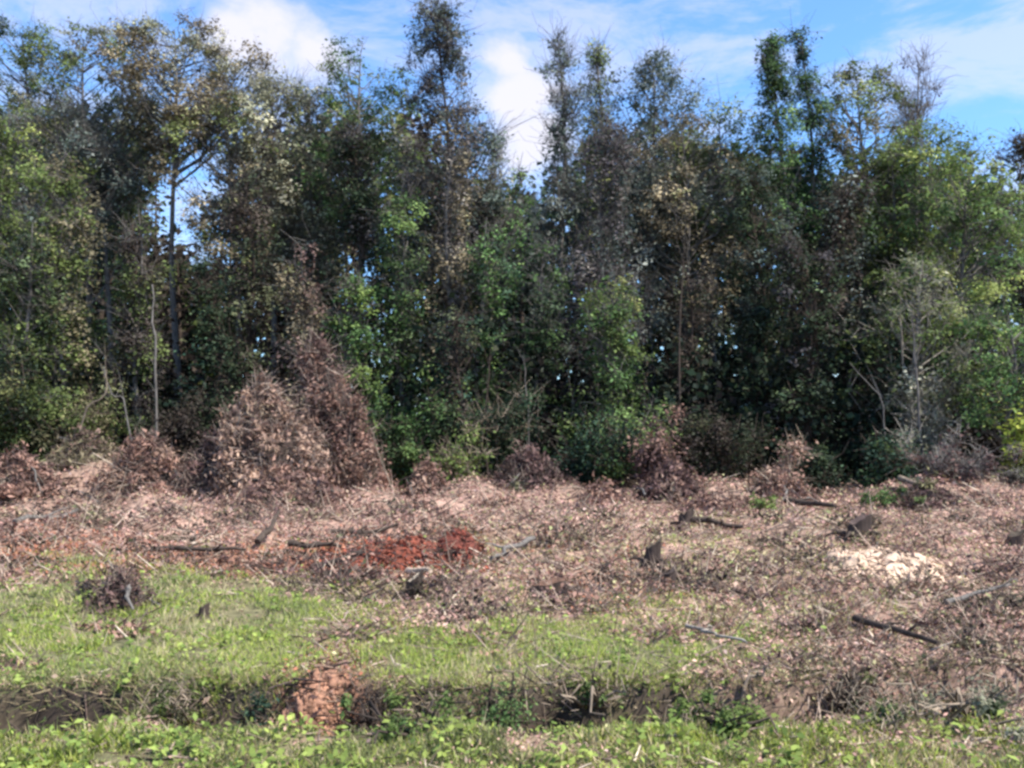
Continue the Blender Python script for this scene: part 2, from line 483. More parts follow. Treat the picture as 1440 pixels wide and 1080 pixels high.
def build_litter():
    g = Geo()
    x, y = scatter(250000, 4.6, 26, 70, 0.75)
    m, c = masks(x, y)
    lump = fbm(x, y, 0.5, 81, 4)
    keep = R.rand(len(x)) < np.clip((1 - 0.97 * m) * 1.25 * sstep(.28, .58, lump), 0.0, 1) * heap_free(x, y) * (1 - .8 * bankmask(x, y))
    x, y, m, c, lump = x[keep], y[keep], m[keep], c[keep], lump[keep]
    n = len(x)
    P = with_z(x, y); P[:, 2] += R.rand(n) ** 2 * (0.03 + 0.012 * y * lump)
    up = R.normal(size=(n, 3)) * .75; up[:, 2] += 1; up /= np.linalg.norm(up, axis=1)[:, None]
    L = R.uniform(.02, .08, n) * (0.26 + 0.056 * y); 
    tan = np.array([.52, .375, .265]); pink = np.array([.50, .28, .235]); dk = np.array([.15, .09, .07]); straw = np.array([.47, .40, .25]); grey = np.array([.32, .28, .26])
    r = R.rand(n, 1)
    big = fbm(x, y, 2.2, 83, 3)[:, None]
    col = np.where(r < .34, tan, np.where(r < .68, pink, np.where(r < .79, dk, np.where(r < .90, straw, grey))))
    col = np.where((big < .45) & (R.rand(n, 1) < .3), dk * 1.2, col)
    col = (.45 * col + .55 * np.array([.42, .26, .215])) * (.30 + 1.25 * fbm(x, y, 1.3, 87, 4))[:, None]
    px, py = to_px(x, y)
    olive = np.array([.40, .37, .19])
    ol = np.clip(0.55 * gb(px, py, 1050, 810, 420, 110) + 0.5 * gb(px, py, 130, 700, 130, 25) + .35 * sstep(880, 960, py), 0, .65) * .6
    col = np.where(R.rand(n, 1) < ol[:, None], olive, col)
    cl_ = np.array([.34, .14, .085])
    col = np.where(R.rand(n, 1) < (c * .75)[:, None], cl_, col) * R.uniform(.75, 1.2, (n, 1))
    g.leaves(P, up, L, L * R.uniform(.25, .75, n), col, .25)
    o = g.obj('leaf_litter', M_DEAD); o['kind'] = 'stuff'; tag(o, 'pinkish brown dead leaves and wood chips strewn over the cleared ground', 'leaf litter')
    # twigs and slash
    g = Geo()
    x, y = scatter(26000, 4.5, 28.5, 100, 0.7)
    m, c = masks(x, y); keep = R.rand(len(x)) < (1 - .85 * m) * (0.2 + fbm(x, y, 1.0, 85, 3)) * heap_free(x, y)
    x, y = x[keep], y[keep]; n = len(x)
    a = R.rand(n) * 2 * np.pi; L = R.uniform(.06, .45, n) * (.2 + .05 * y)
    dx, dy = np.cos(a) * L, np.sin(a) * L * .7
    A = with_z(x, y, .01); B = with_z(x + dx, y + dy, .01); B[:, 2] += R.rand(n) ** 2 * L * .6; A[:, 2] += .02 * R.rand(n)
    r = R.rand(n, 1)
    col = np.where(r < .4, np.array([.10, .07, .055]), np.where(r < .75, np.array([.28, .21, .165]), np.array([.45, .37, .28]))) * R.uniform(.6, 1.3, (n, 1))
    rad = R.uniform(.003, .012, n) * (.5 + .06 * y)
    g.sticks(A, B, rad, rad * .5, col)
    o = g.obj('twig_litter', M_BARK); o['kind'] = 'stuff'; tag(o, 'broken twigs and slash scattered across the cleared plot', 'twigs')


def build_straw():
    """ragged dry straw and hanging roots on the ditch bank and between the grass"""
    g = Geo()
    x, y = scatter(60000, 5, 12, 100)
    yb = 7.25 + 0.75 * (fbm(x, x * 0, 0.9, 5, 4) - 0.5) + 0.5 * sstep(2.2, 5.0, x) * 0.8
    p = 0.9 * np.exp(-((y - yb - .0) / .2) ** 2) * heap_free(x, y) + 0.15 * sstep(.4, .7, fbm(x, y, .5, 91, 3))
    k = R.rand(len(x)) < p
    x, y, yb = x[k], y[k], yb[k]; n = len(x)
    A = with_z(x, y, .005)
    d = R.normal(size=(n, 3)) * .6; d[:, 2] = R.uniform(-.1, .9, n); d[:, 1] -= .5 * np.exp(-((y - yb) / .2) ** 2)
    d /= np.linalg.norm(d, axis=1)[:, None]
    B = A + d * R.uniform(.05, .2, n)[:, None]
    r = R.rand(n, 1)
    col = np.where(r < .45, np.array([.40, .32, .19]), np.where(r < .7, np.array([.17, .12, .085]), np.array([.16, .18, .07]))) * R.uniform(.6, 1.2, (n, 1))
    g.sticks(A, B, .0035, .0015, col)
    o = g.obj('dry_straw', M_DEAD); o['kind'] = 'stuff'; tag(o, 'dry straw and roots hanging over the low ditch bank', 'straw')


# ------------------------------------------------------------------ trees
def profile(shape, t):
    if shape == 'spire': return 0.12 + 0.88 * np.clip(1 - t, 0, 1) ** 0.75 * sstep(-.15, .25, t)
    if shape == 'column': return (0.75 + .25 * np.sin(t * 9)) * np.clip(1.02 - t, 0, 1) ** .35 * sstep(-.4, .15, t)
    if shape == 'vase': return 0.35 + 0.65 * t ** .8 * np.clip((1.05 - t) * 4, 0, 1)
    return np.clip(1 - np.abs(2 * t - 1) ** 2.6, 0, 1) ** .5 * (0.9 + .1 * t)


def crown_points(shape, n, half, zb, zt, depth):
    t = R.rand(n) ** .9; th = R.rand(n) * 2 * np.pi
    r = profile(shape, t) * (0.35 + 0.65 * R.rand(n) ** .5)
    wob = 1 + .25 * np.sin(th * 3 + t * 7 + R.rand() * 6)
    return np.stack([half * r * wob * np.cos(th), depth * r * wob * np.sin(th), zb + (zt - zb) * t], 1), t


def tree(name, cx, top, width, bottom, Y, pal, shape, label, cat='tree', bark='grey', dens=1.0, leaf=.125, pal2=None, trunk_px=None, group=None, drape=0.0, clumps=None, lean=0.0, bare=0.25):
    """cx, top, width, bottom: the crown's centre, top, width and lower edge as measured on the photo; Y: distance in metres"""
    X = (cx - HX) * Y / F
    z0 = float(height(X, Y)) - .05
    zt = CAMZ + (HY - top) * Y / F; zb = max(CAMZ + (HY - bottom) * Y / F, z0 + .1)
    half = width / 2 * Y / F * (1.45 if shape == 'round' else 1.12 if shape == 'column' else 1.1)
    root = empty(name, (X, Y, z0), label, cat, group)
    zt -= z0; zb -= z0
    H = zt
    bc = np.array(BARKS[bark])
    # trunk
    k = 9; tt = np.linspace(0, 1, k)
    bend = R.normal(size=2) * .35; ph = R.rand() * 6
    tp = np.stack([lean * tt * H + bend[0] * np.sin(tt * 3.1) + .12 * np.sin(tt * 9 + ph), bend[1] * np.sin(tt * 2.6), tt * H * .96], 1)
    r0 = 0.006 * H + .03 + (0.01 if shape in ('round', 'vase') else 0)
    tr = r0 * (1 - tt) ** .8 + .012; tr[0] *= 1.35
    g = Geo(); g.tube(tp, tr, bc, 8); g.obj('trunk', M_BARK, root, True)

    def trunk_at(z):
        u = np.clip(z / (H * .96), 0, 1)
        return np.array([np.interp(u, tt, tp[:, i]) for i in range(3)]).T

    size = half * (zt - zb)
    nc = clumps or int(np.clip(16 + size * 5.4, 18, 120))
    cp, ct = crown_points(shape, nc, half * .88, zb, zt - .3, min(half, 2.2) * .75 + .2)
    ctr = trunk_at(cp[:, 2]); cp[:, :2] += ctr[:, :2] * .8
    # main limbs, each a part; the finer twigs are one mass
    tw = Geo(); nl = 0
    order = np.argsort(-np.linalg.norm(cp[:, :2], axis=1))
    for q, i in enumerate(order):
        c = cp[i]; d = np.linalg.norm(c[:2])
        s0 = trunk_at(np.array([max(c[2] - d * R.uniform(.5, 1.1) - .3, zb * .6 + .2)]))[0]
        u = np.linspace(0, 1, 5)[:, None]
        pts = s0 + (c - s0) * u; pts[:, 2] += -np.sin(u[:, 0] * np.pi) * d * .12; pts[1:-1] += R.normal(size=(3, 3)) * .07
        rr = np.linspace(.035 + .012 * d, .01, 5) * (1 if q < 6 else .6)
        if q < 5 and half > .9:
            b = Geo(); b.tube(pts, rr, bc * R.uniform(.8, 1.2), 6); b.obj('limb', M_BARK, root, True)
        else:
            tw.tube(pts, rr, bc * R.uniform(.8, 1.2), 4)
    # twig sprays
    nt = int(nc * (3 + 14 * bare)); ci = R.randint(0, nc, nt)
    rad = R.uniform(.34, .92, nc) * (0.8 + .12 * min(half, 2.5)) * (1 - .35 * ct)
    d = R.normal(size=(nt, 3)); d[:, 2] = d[:, 2] * .7 + .35 + .8 * min(bare, 1); d /= np.linalg.norm(d, axis=1)[:, None]
    A = cp[ci] + R.normal(size=(nt, 3)) * .1
    B = A + d * (rad[ci] * R.uniform(.6, 1.35 + .5 * bare, nt))[:, None]
    A2 = B; B2 = B + (d + R.normal(size=(nt, 3)) * .5) * (rad[ci] * R.uniform(.2, .6, nt))[:, None]
    cc = np.tile(bc, (nt, 1)) * R.uniform(.6, 1.3, (nt, 1))
    tw.sticks(A, B, .010, .005, cc); tw.sticks(A2, B2, .006, .003, cc)
    o = tw.obj('twigs', M_BARK, root); o['kind'] = 'stuff'
    # leaves
    if dens > 0:
        lg = Geo()
        area = rad ** 2
        per = np.maximum((area * 300 * dens * (0.13 / leaf) ** 1.6 * R.uniform(.55, 1.35, nc)).astype(int), 8)
        ci = np.repeat(np.arange(nc), per); n = len(ci)
        sub = 7                                    # each clump is itself a handful of sprays
        so_ = R.normal(size=(nc, sub, 3)); so_ /= np.linalg.norm(so_, axis=2)[..., None]
        so_ *= R.uniform(.3, 1.0, (nc, sub, 1)); so_[..., 2] *= .8
        si = R.randint(0, sub, n)
        off = so_[ci, si] * rad[ci][:, None] + R.normal(size=(n, 3)) * rad[ci][:, None] * np.array([.23, .23, .17])
        if drape: off[:, 2] = off[:, 2] * (1 + drape) - np.abs(R.normal(size=n)) * drape * .5
        P = cp[ci] + off
        P[:, 2] = np.maximum(P[:, 2], .05)
        up = off / (np.linalg.norm(off, axis=1)[:, None] + 1e-6) * .5 + R.normal(size=(n, 3)) * .45 + np.array([0, -.15, .9])
        up /= np.linalg.norm(up, axis=1)[:, None]
        ctone = tones(pal, nc) * R.uniform(.6, 1.4, (nc, 1))
        if pal2 is not None:
            sw = R.rand(nc) < .38; ctone[sw] = tones(pal2, int(sw.sum()))
        stone = ctone[ci] * (R.uniform(.6, 1.4, (nc, sub, 1)))[ci, si]
        colr = (stone * .85 + tones(pal, n) * .15) * 1.32 * R.uniform(.88, 1.12, (n, 1))
        Ls = leaf * R.uniform(.6, 1.4, n)
        lg.leaves(P, up, Ls, Ls * R.uniform(.45, .75, n), colr, .2)
        o = lg.obj('crown', M_DEAD if pal in ('brown', 'russet', 'plum') else M_LEAF, root)
    return root


TREES = [
 # name, cx, top, width, bottom, Y, palette, shape, label, options
 ('broadleaf_tree', 28, 22, 130, 330, 39, 'bottle', 'round', 'dark green round-topped tree whose top pokes up highest at the left edge of the wood', dict(pal2='olive', dens=1.2)),
 ('broadleaf_tree', 118, 30, 165, 360, 38, 'olive', 'round', 'grey-green tree with an uneven double top beside the dark round-topped one', dict(pal2='greyolive', dens=1.3)),
 ('broadleaf_tree', 70, 130, 150, 400, 35, 'slate', 'round', 'bluish grey loose tree showing sky through it below the left skyline', dict(dens=.55, bare=.6)),
 ('broadleaf_tree', 248, 20, 175, 210, 36, 'brown', 'round', 'tall broad tree with a brown top just left of the big white cloud', dict(pal2='greyolive', dens=1.4)),
 ('broadleaf_tree', 315, 120, 125, 400, 34, 'brown', 'round', 'fading brown-olive tree below the big white cloud, leaning over the gap of sky', dict(pal2='olive', dens=.9)),
 ('broadleaf_tree', 172, 130, 120, 280, 37, 'slate', 'round', 'thin grey-blue tree above the gap of sky in the left of the wood', dict(pal2='olive', dens=.7, bare=.5)),
 ('broadleaf_tree', 380, 92, 130, 400, 35, 'greyolive', 'round', 'pale grey-olive tree right under the big white cloud', dict(dens=.9, leaf=.14)),
 ('broadleaf_tree', 440, 110, 110, 420, 36, 'greyolive', 'round', 'pale thin-topped tree between the big cloud and the tall dark spire', dict(pal2='olive', dens=.7, bare=.5)),
 ('broadleaf_tree', 18, 150, 130, 600, 30, 'olive', 'column', 'olive tree with a rounded yellow-green head at the very left edge', dict(pal2='bright')),
 ('broadleaf_tree', 105, 215, 150, 600, 29, 'olive', 'column', 'olive tree draped with a strand of yellow-green vine near the left edge', dict(pal2='brown', drape=.3)),
 ('broadleaf_tree', 192, 270, 100, 600, 28.5, 'umber', 'column', 'brown-olive tree directly below and left of the gap of sky', dict(pal2='olive', drape=.3)),
 ('slender_tree', 55, 300, 120, 610, 27.5, 'deep', 'column', 'dark green narrow tree standing at the left edge behind the debris ridge', dict(pal2='olive')),
 ('vine_covered_tree', 345, 235, 110, 620, 30, 'umber', 'column', 'dark vine-hung tree right of the gap of sky, behind the pair of brush piles', dict(pal2='deep', drape=.6, bark='dark')),
 ('slender_tree', 292, 350, 80, 620, 29, 'deep', 'column', 'narrow dark bushy tree left of the brown brush piles', dict(pal2='bottle', bark='dark')),
 ('slender_tree', 425, 330, 80, 560, 28.5, 'brown', 'column', 'brown-leaved dying small tree rising just behind the taller brush pile', dict(pal2='plum', drape=.3)),
 ('broadleaf_tree', 512, 48, 105, 330, 35, 'green', 'round', 'fresh green rounded tree top immediately left of the tall dark spire', dict(pal2='olive')),
 ('broadleaf_tree', 500, 160, 100, 460, 33, 'deep', 'column', 'dark shaded tree below the fresh green rounded top, left of the spire', dict(pal2='mauve', bark='dark')),
 ('spire_tree', 615, -6, 205, 420, 33, 'slate', 'spire', 'tallest tree of the wood, a dark purple-grey spire touching the top of the photo', dict(pal2='mauve', bark='dark', dens=1.2, leaf=.12, bare=.6)),
 ('vine_covered_tree', 640, 150, 110, 520, 31, 'brown', 'column', 'brown-grey tree hung with dead vines in front of the tallest spire', dict(pal2='mauve', drape=.7, dens=.9)),
 ('slender_tree', 560, 260, 110, 640, 30, 'green', 'column', 'green leafy tree under the tallest spire, right above the tall brush pile', dict(pal2='deep')),
 ('slender_tree', 500, 380, 90, 640, 28.5, 'green', 'column', 'small green tree with a yellowish patch just above the tall brush pile', dict(pal2='bright')),
 ('thin_tree', 700, 190, 60, 330, 34, 'greyolive', 'spire', 'wispy thin-topped tree against the white cloud in the dip of the skyline', dict(dens=.45, bare=.9)),
 ('thin_tree', 735, 235, 70, 420, 33, 'green', 'spire', 'small wispy green tree at the bottom of the dip in the skyline', dict(dens=.6, bare=.6)),
 ('slender_tree', 690, 290, 110, 640, 30, 'green', 'column', 'bright green mid-height tree below the dip in the skyline', dict(pal2='bottle')),
 ('slender_tree', 640, 430, 90, 650, 28, 'bottle', 'column', 'low dark green tree in the shaded middle of the wood above the dark red heap', dict(pal2='umber', bark='dark', dens=.6)),
 ('thin_tree', 785, 42, 75, 420, 35, 'slate', 'column', 'tall open grey tree with bare twigs on the right rim of the skyline dip', dict(dens=.8, bare=1.0)),
 ('thin_tree', 838, 58, 70, 330, 35.5, 'olive', 'spire', 'sparse olive-topped tree next to the tall open grey tree', dict(pal2='slate', dens=1.0, bare=.7)),
 ('broadleaf_tree', 920, 70, 120, 380, 36, 'slate', 'round', 'blue-grey rounded tree on the skyline midway between the dip and the green twin spires', dict(pal2='deep', dens=.95)),
 ('vine_covered_tree', 855, 170, 140, 520, 32, 'mauve', 'column', 'purplish brown vine-hung tree right of the skyline dip', dict(pal2='slate', drape=.6, bare=.6)),
 ('broadleaf_tree', 960, 150, 120, 480, 33, 'brown', 'round', 'brown-tinged tree below the blue-grey rounded tree', dict(pal2='slate')),
 ('slender_tree', 770, 330, 100, 650, 30, 'deep', 'column', 'dark green tree with pale inner stems in the middle of the wood', dict(pal2='green', dens=.8)),
 ('broadleaf_tree', 860, 380, 155, 650, 28, 'green', 'column', 'green and brown leafy tree standing forward behind the brown dead sapling', dict(pal2='olive', leaf=.12)),
 ('broadleaf_tree', 1015, 140, 130, 350, 35, 'olive', 'round', 'yellow-olive rounded tree left of the green twin spires', dict(pal2='bright')),
 ('twin_spire_tree', 1090, 42, 100, 420, 33, 'green', 'spire', 'broader left spire of the two dark green spires on the right skyline', dict(pal2='bottle', leaf=.12, dens=1.5)),
 ('twin_spire_tree', 1130, 26, 76, 420, 33.6, 'bottle', 'spire', 'narrower and taller right spire of the two dark green spires on the right skyline', dict(pal2='green', leaf=.12, dens=1.4)),
 ('broadleaf_tree', 1060, 215, 160, 690, 30, 'deep', 'column', 'large dark shaded tree directly below the green twin spires', dict(pal2='slate', bark='dark')),
 ('slender_tree', 965, 360, 90, 660, 29.5, 'umber', 'column', 'dark brownish tree between the forward green tree and the large shaded one', dict(pal2='deep', bark='dark', drape=.4)),
 ('broadleaf_tree', 1205, 92, 120, 360, 34, 'olive', 'round', 'olive tree with a thin brown tip right of the green twin spires', dict(pal2='brown')),
 ('vine_covered_tree', 1195, 230, 110, 700, 30.5, 'umber', 'column', 'darkest tree of the wood, hung with near-black vines in the right half', dict(pal2='slate', drape=.5, bark='dark')),
 ('broadleaf_tree', 1125, 330, 130, 700, 29, 'deep', 'column', 'dark blue-green lower tree at the foot of the shaded right half', dict(pal2='mauve', bark='dark', dens=.9)),
 ('bare_tree', 1285, 72, 110, 230, 37, 'mauve', 'vase', 'almost leafless twiggy tree standing against the blue sky at the right', dict(dens=.10, bare=1.6, clumps=26)),
 ('broadleaf_tree', 1305, 165, 130, 420, 33, 'bright', 'round', 'yellow-green tree below the leafless twiggy one', dict(pal2='green')),
 ('broadleaf_tree', 1262, 200, 120, 460, 32, 'olive', 'round', 'mid-olive tree right of the darkest vine-hung tree', dict(pal2='green')),
 ('broadleaf_tree', 1375, 205, 150, 520, 30, 'bright', 'round', 'largest bright yellow-green tree at the right of the wood', dict(pal2='green')),
 ('broadleaf_tree', 1437, 185, 70, 420, 34, 'umber', 'round', 'brownish tree top cut by the right edge of the photo', dict(pal2='brown')),
 ('broadleaf_tree', 1300, 355, 130, 640, 28.5, 'olive', 'round', 'pale olive tree with white-grey stems low in the right of the wood', dict(pal2='greyolive', bark='pale', dens=.75)),
 ('leafy_tree', 1420, 425, 140, 620, 26.5, 'green', 'round', 'fresh green low tree standing forward at the right edge above the yellow bush', dict(pal2='bright')),
 ('slender_tree', 1235, 440, 90, 700, 28.5, 'deep', 'column', 'small dark green tree at the foot of the darkest vine-hung tree', dict(pal2='bottle', bark='dark', dens=.8)),
]
for t in TREES:
    tree(*t[:9], **t[9])

# the wood behind, one mass
def back_wood():
    g = Geo(); tk = Geo()
    for k in range(170):
        Y = R.uniform(40, 54) if k < 115 else R.uniform(56, 72)
        cx = R.uniform(-150, 1590) if k < 115 else -100 + 30 * (k - 115) + R.uniform(-10, 10)
        
        lim = np.interp(cx, [0, 205, 215, 315, 325, 450, 560, 660, 700, 750, 800, 900, 1250, 1440], [150, 170, 335, 325, 170, 170, 140, 220, 270, 270, 210, 170, 210, 250])
        top = lim + (R.uniform(0, 160) * R.rand() if k < 115 else R.uniform(20, 60)); X = (cx - HX) * Y / F
        zt = CAMZ + (HY - top) * Y / F
        half = R.uniform(1.2, 2.6) * (1 if k < 115 else 1.2)
        tk.tube(np.array([[X, Y, -.2], [X + R.normal() * .3, Y, zt * .5], [X + R.normal() * .5, Y, zt * .95]]), [.16, .11, .03], np.array(BARKS['dark']), 6)
        n = 620 if k < 115 else 900
        nc = 34
        cp, ct = crown_points('column', nc, half, .6, zt, half); cp += np.array([X, Y, 0])
        ci = R.randint(0, nc, n)
        P = cp[ci] + R.normal(size=(n, 3)) * .5
        P[:, 2] = np.maximum(P[:, 2], .1)
        up = R.normal(size=(n, 3)) * .6 + np.array([0, 0, .7]); up /= np.linalg.norm(up, axis=1)[:, None]
        L = (.46 if k < 115 else .68) * R.uniform(.6, 1.4, n)
        g.leaves(P, up, L, L * .6, tones(['deep', 'bottle', 'umber', 'olive', 'slate'][R.randint(5)], n))
    o = g.obj('far_forest', M_LEAF); o['kind'] = 'stuff'; tag(o, 'dark mass of further trees filling the depth of the wood', 'forest')
    q = tk.obj('far_trunks', M_BARK, o); q['kind'] = 'stuff'



def shrub(name, cx, top, width, base_y, Y, pal, label, cat='shrub', pal2=None, dens=1.0, leaf=.11, bark='dark', group=None, stems=7, upright=.6, bare=.3):
    """several stems from one foot, leaves to the ground"""
    X = (cx - HX) * Y / F; z0 = float(height(X, Y)) - .03
    H = CAMZ + (HY - top) * Y / F - z0; half = width / 2 * Y / F
    root = empty(name, (X, Y, z0), label, cat, group)
    bc = np.array(BARKS[bark]); tips = []
    for k in range(stems):
        a = k * 2 * math.pi / stems + R.rand(); q = R.rand() ** .7
        e = np.array([math.cos(a) * half * q * 1.15, math.sin(a) * min(half, 1.2) * q, H * (R.uniform(.4, .9) if k else 1.0) * (1 - .5 * q * (1 - upright))])
        u = np.linspace(0, 1, 6)[:, None]; pts = e * u; pts[:, :2] *= u ** .5; pts[1:] += R.normal(size=(5, 3)) * .05
        g = Geo(); g.tube(pts, np.linspace(.02 + .006 * H, .006, 6), bc * R.uniform(.7, 1.3), 5); g.obj('stem', M_BARK, root, True)
        tips.append(pts)
    n = int(half * 2 * H * 1000 * dens * (.11 / leaf) ** 1.5); n = min(n, 16000)
    nc = int(10 + half * H * 9)
    li = R.randint(0, stems, nc); u_ = R.rand(nc) ** .7 * 4.99; k_ = u_.astype(int); f_ = (u_ - k_)[:, None]
    TP = np.array(tips); cp = TP[li, k_] * (1 - f_) + TP[li, k_ + 1] * f_
    cp = cp + R.normal(size=(nc, 3)) * np.array([half * .26, half * .2, H * .05]); cp[:, 2] = np.clip(cp[:, 2], .05, H)
    rad = R.uniform(.12, .40, nc) * min(1.3, H / 1.6 + .05)
    ci = R.randint(0, nc, n)
    off = R.normal(size=(n, 3)) * (rad[ci] * .6)[:, None]
    P = cp[ci] + off; P[:, 2] = np.clip(P[:, 2], .02, None)
    up = off / (np.linalg.norm(off, axis=1)[:, None] + 1e-6) * .5 + R.normal(size=(n, 3)) * .5 + np.array([0, 0, .7]); up /= np.linalg.norm(up, axis=1)[:, None]
    ct_ = tones(pal, nc)
    if pal2: k = R.rand(nc) < .35; ct_[k] = tones(pal2, int(k.sum()))
    L = leaf * R.uniform(.6, 1.4, n); g = Geo()
    g.leaves(P, up, L, L * R.uniform(.4, .7, n), ct_[ci] * .75 + tones(pal, n) * .25, .2)
    g.obj('foliage', M_DEAD if pal in ('russet', 'plum', 'brown') else M_LEAF, root)
    nt = int(nc * (3 + 26 * bare)); ci = R.randint(0, nc, nt); d = R.normal(size=(nt, 3)); d[:, 2] += .5; d /= np.linalg.norm(d, axis=1)[:, None]
    A = cp[ci] + R.normal(size=(nt, 3)) * .1; B = A + d * (rad[ci] * R.uniform(.6, 1.8, nt))[:, None]
    A[:, 2] = np.maximum(A[:, 2], .02); B[:, 2] = np.maximum(B[:, 2], .02)
    g = Geo(); g.sticks(A, B, .009 * min(1, .3 + H / 2), .004 * min(1, .3 + H / 2), np.tile(bc, (nt, 1)) * R.uniform(.6, 2.2, (nt, 1))); o = g.obj('twigs', M_BARK, root); o['kind'] = 'stuff'
    return root


SHRUBS = [
 ('bush', 30, 470, 130, 640, 27, 'deep', 'dark green bush at the left edge in front of the olive trees', dict(pal2='olive')),
 ('bush', 130, 520, 120, 640, 26.5, 'olive', 'olive bush behind the pale forked branch near the left', dict(pal2='brown', dens=.8)),
 ('bush', 245, 500, 110, 640, 27, 'umber', 'dark brownish bush just right of the slender pale trunk', dict(pal2='deep')),
 ('bush', 310, 480, 80, 640, 27.5, 'deep', 'dark shaded bush behind the left brush pile', dict(pal2='umber')),
 ('bush', 575, 540, 90, 660, 26.5, 'green', 'green bush touching the right side of the tall brush pile', dict(pal2='deep', dens=.8)),
 ('bush', 640, 600, 80, 680, 25.2, 'bright', 'small pale green weed bush behind the dark red-brown heap', dict(dens=.55, bare=.6, bark='tan', leaf=.12)),
 ('bush', 700, 520, 110, 680, 27, 'deep', 'dark bush with thin pale stems left of centre in the shade', dict(pal2='bottle', bark='tan', dens=.7)),
 ('bush', 830, 560, 110, 690, 26.5, 'bottle', 'dark green bush in the deep shade left of the dead brown sapling', dict(pal2='green', dens=.9)),
 ('dead_sapling', 925, 560, 75, 700, 25.2, 'plum', 'dead brown-leaved sapling standing at the edge of the shaded wood', dict(pal2='russet', dens=.8)),
 ('bush', 1010, 560, 110, 690, 26.5, 'umber', 'dark brown-green bush right of the dead brown sapling', dict(pal2='deep')),
 ('bush', 1150, 600, 90, 700, 25.8, 'deep', 'dark low bush behind the pinkish dead brush', dict(pal2='bottle')),
 ('bush', 1245, 590, 90, 705, 25, 'bottle', 'blue-green leafy bush at the foot of the darkest trees on the right', dict(pal2='green', dens=.8)),
 ('bush', 1300, 520, 90, 690, 26.5, 'greyolive', 'pale grey-leaved bush low in the right of the wood', dict(dens=.55, bark='pale', bare=.7)),
 ('bush', 1440, 560, 58, 625, 24.2, 'yellow', 'bright yellow-green bush at the right edge, the brightest foliage in the wood', dict(leaf=.14, dens=.9)),
 ('brush', 1350, 610, 150, 720, 23.8, 'plum', 'tangle of grey-brown dead brush below the yellow-green bush', dict(dens=.35, bare=1.6, bark='grey', stems=12)),
 ('brush', 1430, 640, 100, 730, 23, 'umber', 'dark twiggy brush at the right edge beside the grey-brown tangle', dict(dens=.35, bare=1.3, bark='grey', stems=9)),
 ('brush', 1085, 630, 110, 700, 23.4, 'russet', 'pinkish dead brush with red-brown leaves in front of the dark shade on the right', dict(dens=.7, bare=.8, bark='tan')),
 ('weed', 1060, 690, 60, 725, 20.5, 'bright', 'bright green weed growing just in front of the pinkish dead brush', dict(dens=.7, bare=.1, leaf=.09)),
 ('weed', 1240, 680, 90, 715, 21.5, 'green', 'spreading green weed patch below the blue-green leafy bush', dict(dens=.6, bare=.1, leaf=.09)),
 ('weed', 1352, 945, 190, 1050, 6.2, 'greyolive', 'greyish green feathery weed clump in the bottom right corner', dict(pal2='green', leaf=.035, dens=.9, bare=.7, stems=14, bark='tan')),
 ('weed', 357, 975, 44, 1035, 6.3, 'bottle', 'upright bluish green weed growing in the ditch on the left', dict(leaf=.035, dens=1.0, bare=.2, stems=8)),
 ('weed', 700, 925, 90, 1010, 6.9, 'green', 'dark green leafy weed spilling over the middle of the ditch bank', dict(pal2='deep', leaf=.035, bare=.2)),
 ('weed', 1020, 975, 170, 1060, 6.0, 'bright', 'bright green low weed clump on the near side of the ditch', dict(leaf=.035, bare=.1)),
 ('weed', 560, 990, 140, 1060, 6.0, 'green', 'green leafy weed clump right of the reddish clay clod', dict(pal2='bright', leaf=.035, bare=.15)),
 ('weed', 1190, 940, 90, 1010, 7.2, 'umber', 'dark dry weed clump on the ditch bank towards the right', dict(pal2='olive', leaf=.03, bare=.9, bark='tan')),
 ('weed', 150, 800, 80, 860, 10.3, 'mauve', 'low grey-brown dead weed clump at the back edge of the bright grass', dict(leaf=.04, dens=1.0, bare=.4, bark='dark', stems=9)),
 ('weed', 590, 815, 50, 855, 10.6, 'umber', 'dark dry weed clump beside the small cut stump', dict(leaf=.04, bare=.8, bark='dark')),
 ('weed', 60, 985, 110, 1040, 6.6, 'green', 'green weed clump on the ditch bank at the left edge', dict(pal2='bright', leaf=.03, bare=.3, stems=12)),
 ('weed', 255, 968, 120, 1015, 7.05, 'olive', 'olive dry-stemmed weed clump overhanging the ditch on the left', dict(pal2='umber', leaf=.028, bare=.9, bark='tan', stems=12)),
 ('weed', 512, 965, 46, 1020, 6.9, 'umber', 'dark dead weed clump in the hollow right of the reddish clay clod', dict(leaf=.03, bare=1.0, bark='dark', stems=10)),
 ('weed', 610, 968, 110, 1015, 7.0, 'olive', 'straw-flecked olive weed clump on the ditch bank left of the dark green one', dict(pal2='bright', leaf=.028, bare=.8, bark='tan', stems=12)),
 ('weed', 830, 960, 130, 1010, 7.1, 'green', 'wide green weed clump on the ditch bank right of the middle', dict(pal2='olive', leaf=.03, bare=.5, bark='tan', stems=12)),
 ('weed', 960, 975, 90, 1020, 7.0, 'deep', 'dark weed clump in the ditch next to the wide green one', dict(pal2='olive', leaf=.03, bare=.7, bark='tan')),
 ('weed', 1245, 980, 110, 1050, 6.1, 'olive', 'olive grassy weed clump left of the feathery grey-green one', dict(pal2='greyolive', leaf=.03, bare=.8, bark='tan', stems=12)),
]
for t in SHRUBS:
    shrub(*t[:8], **t[8])


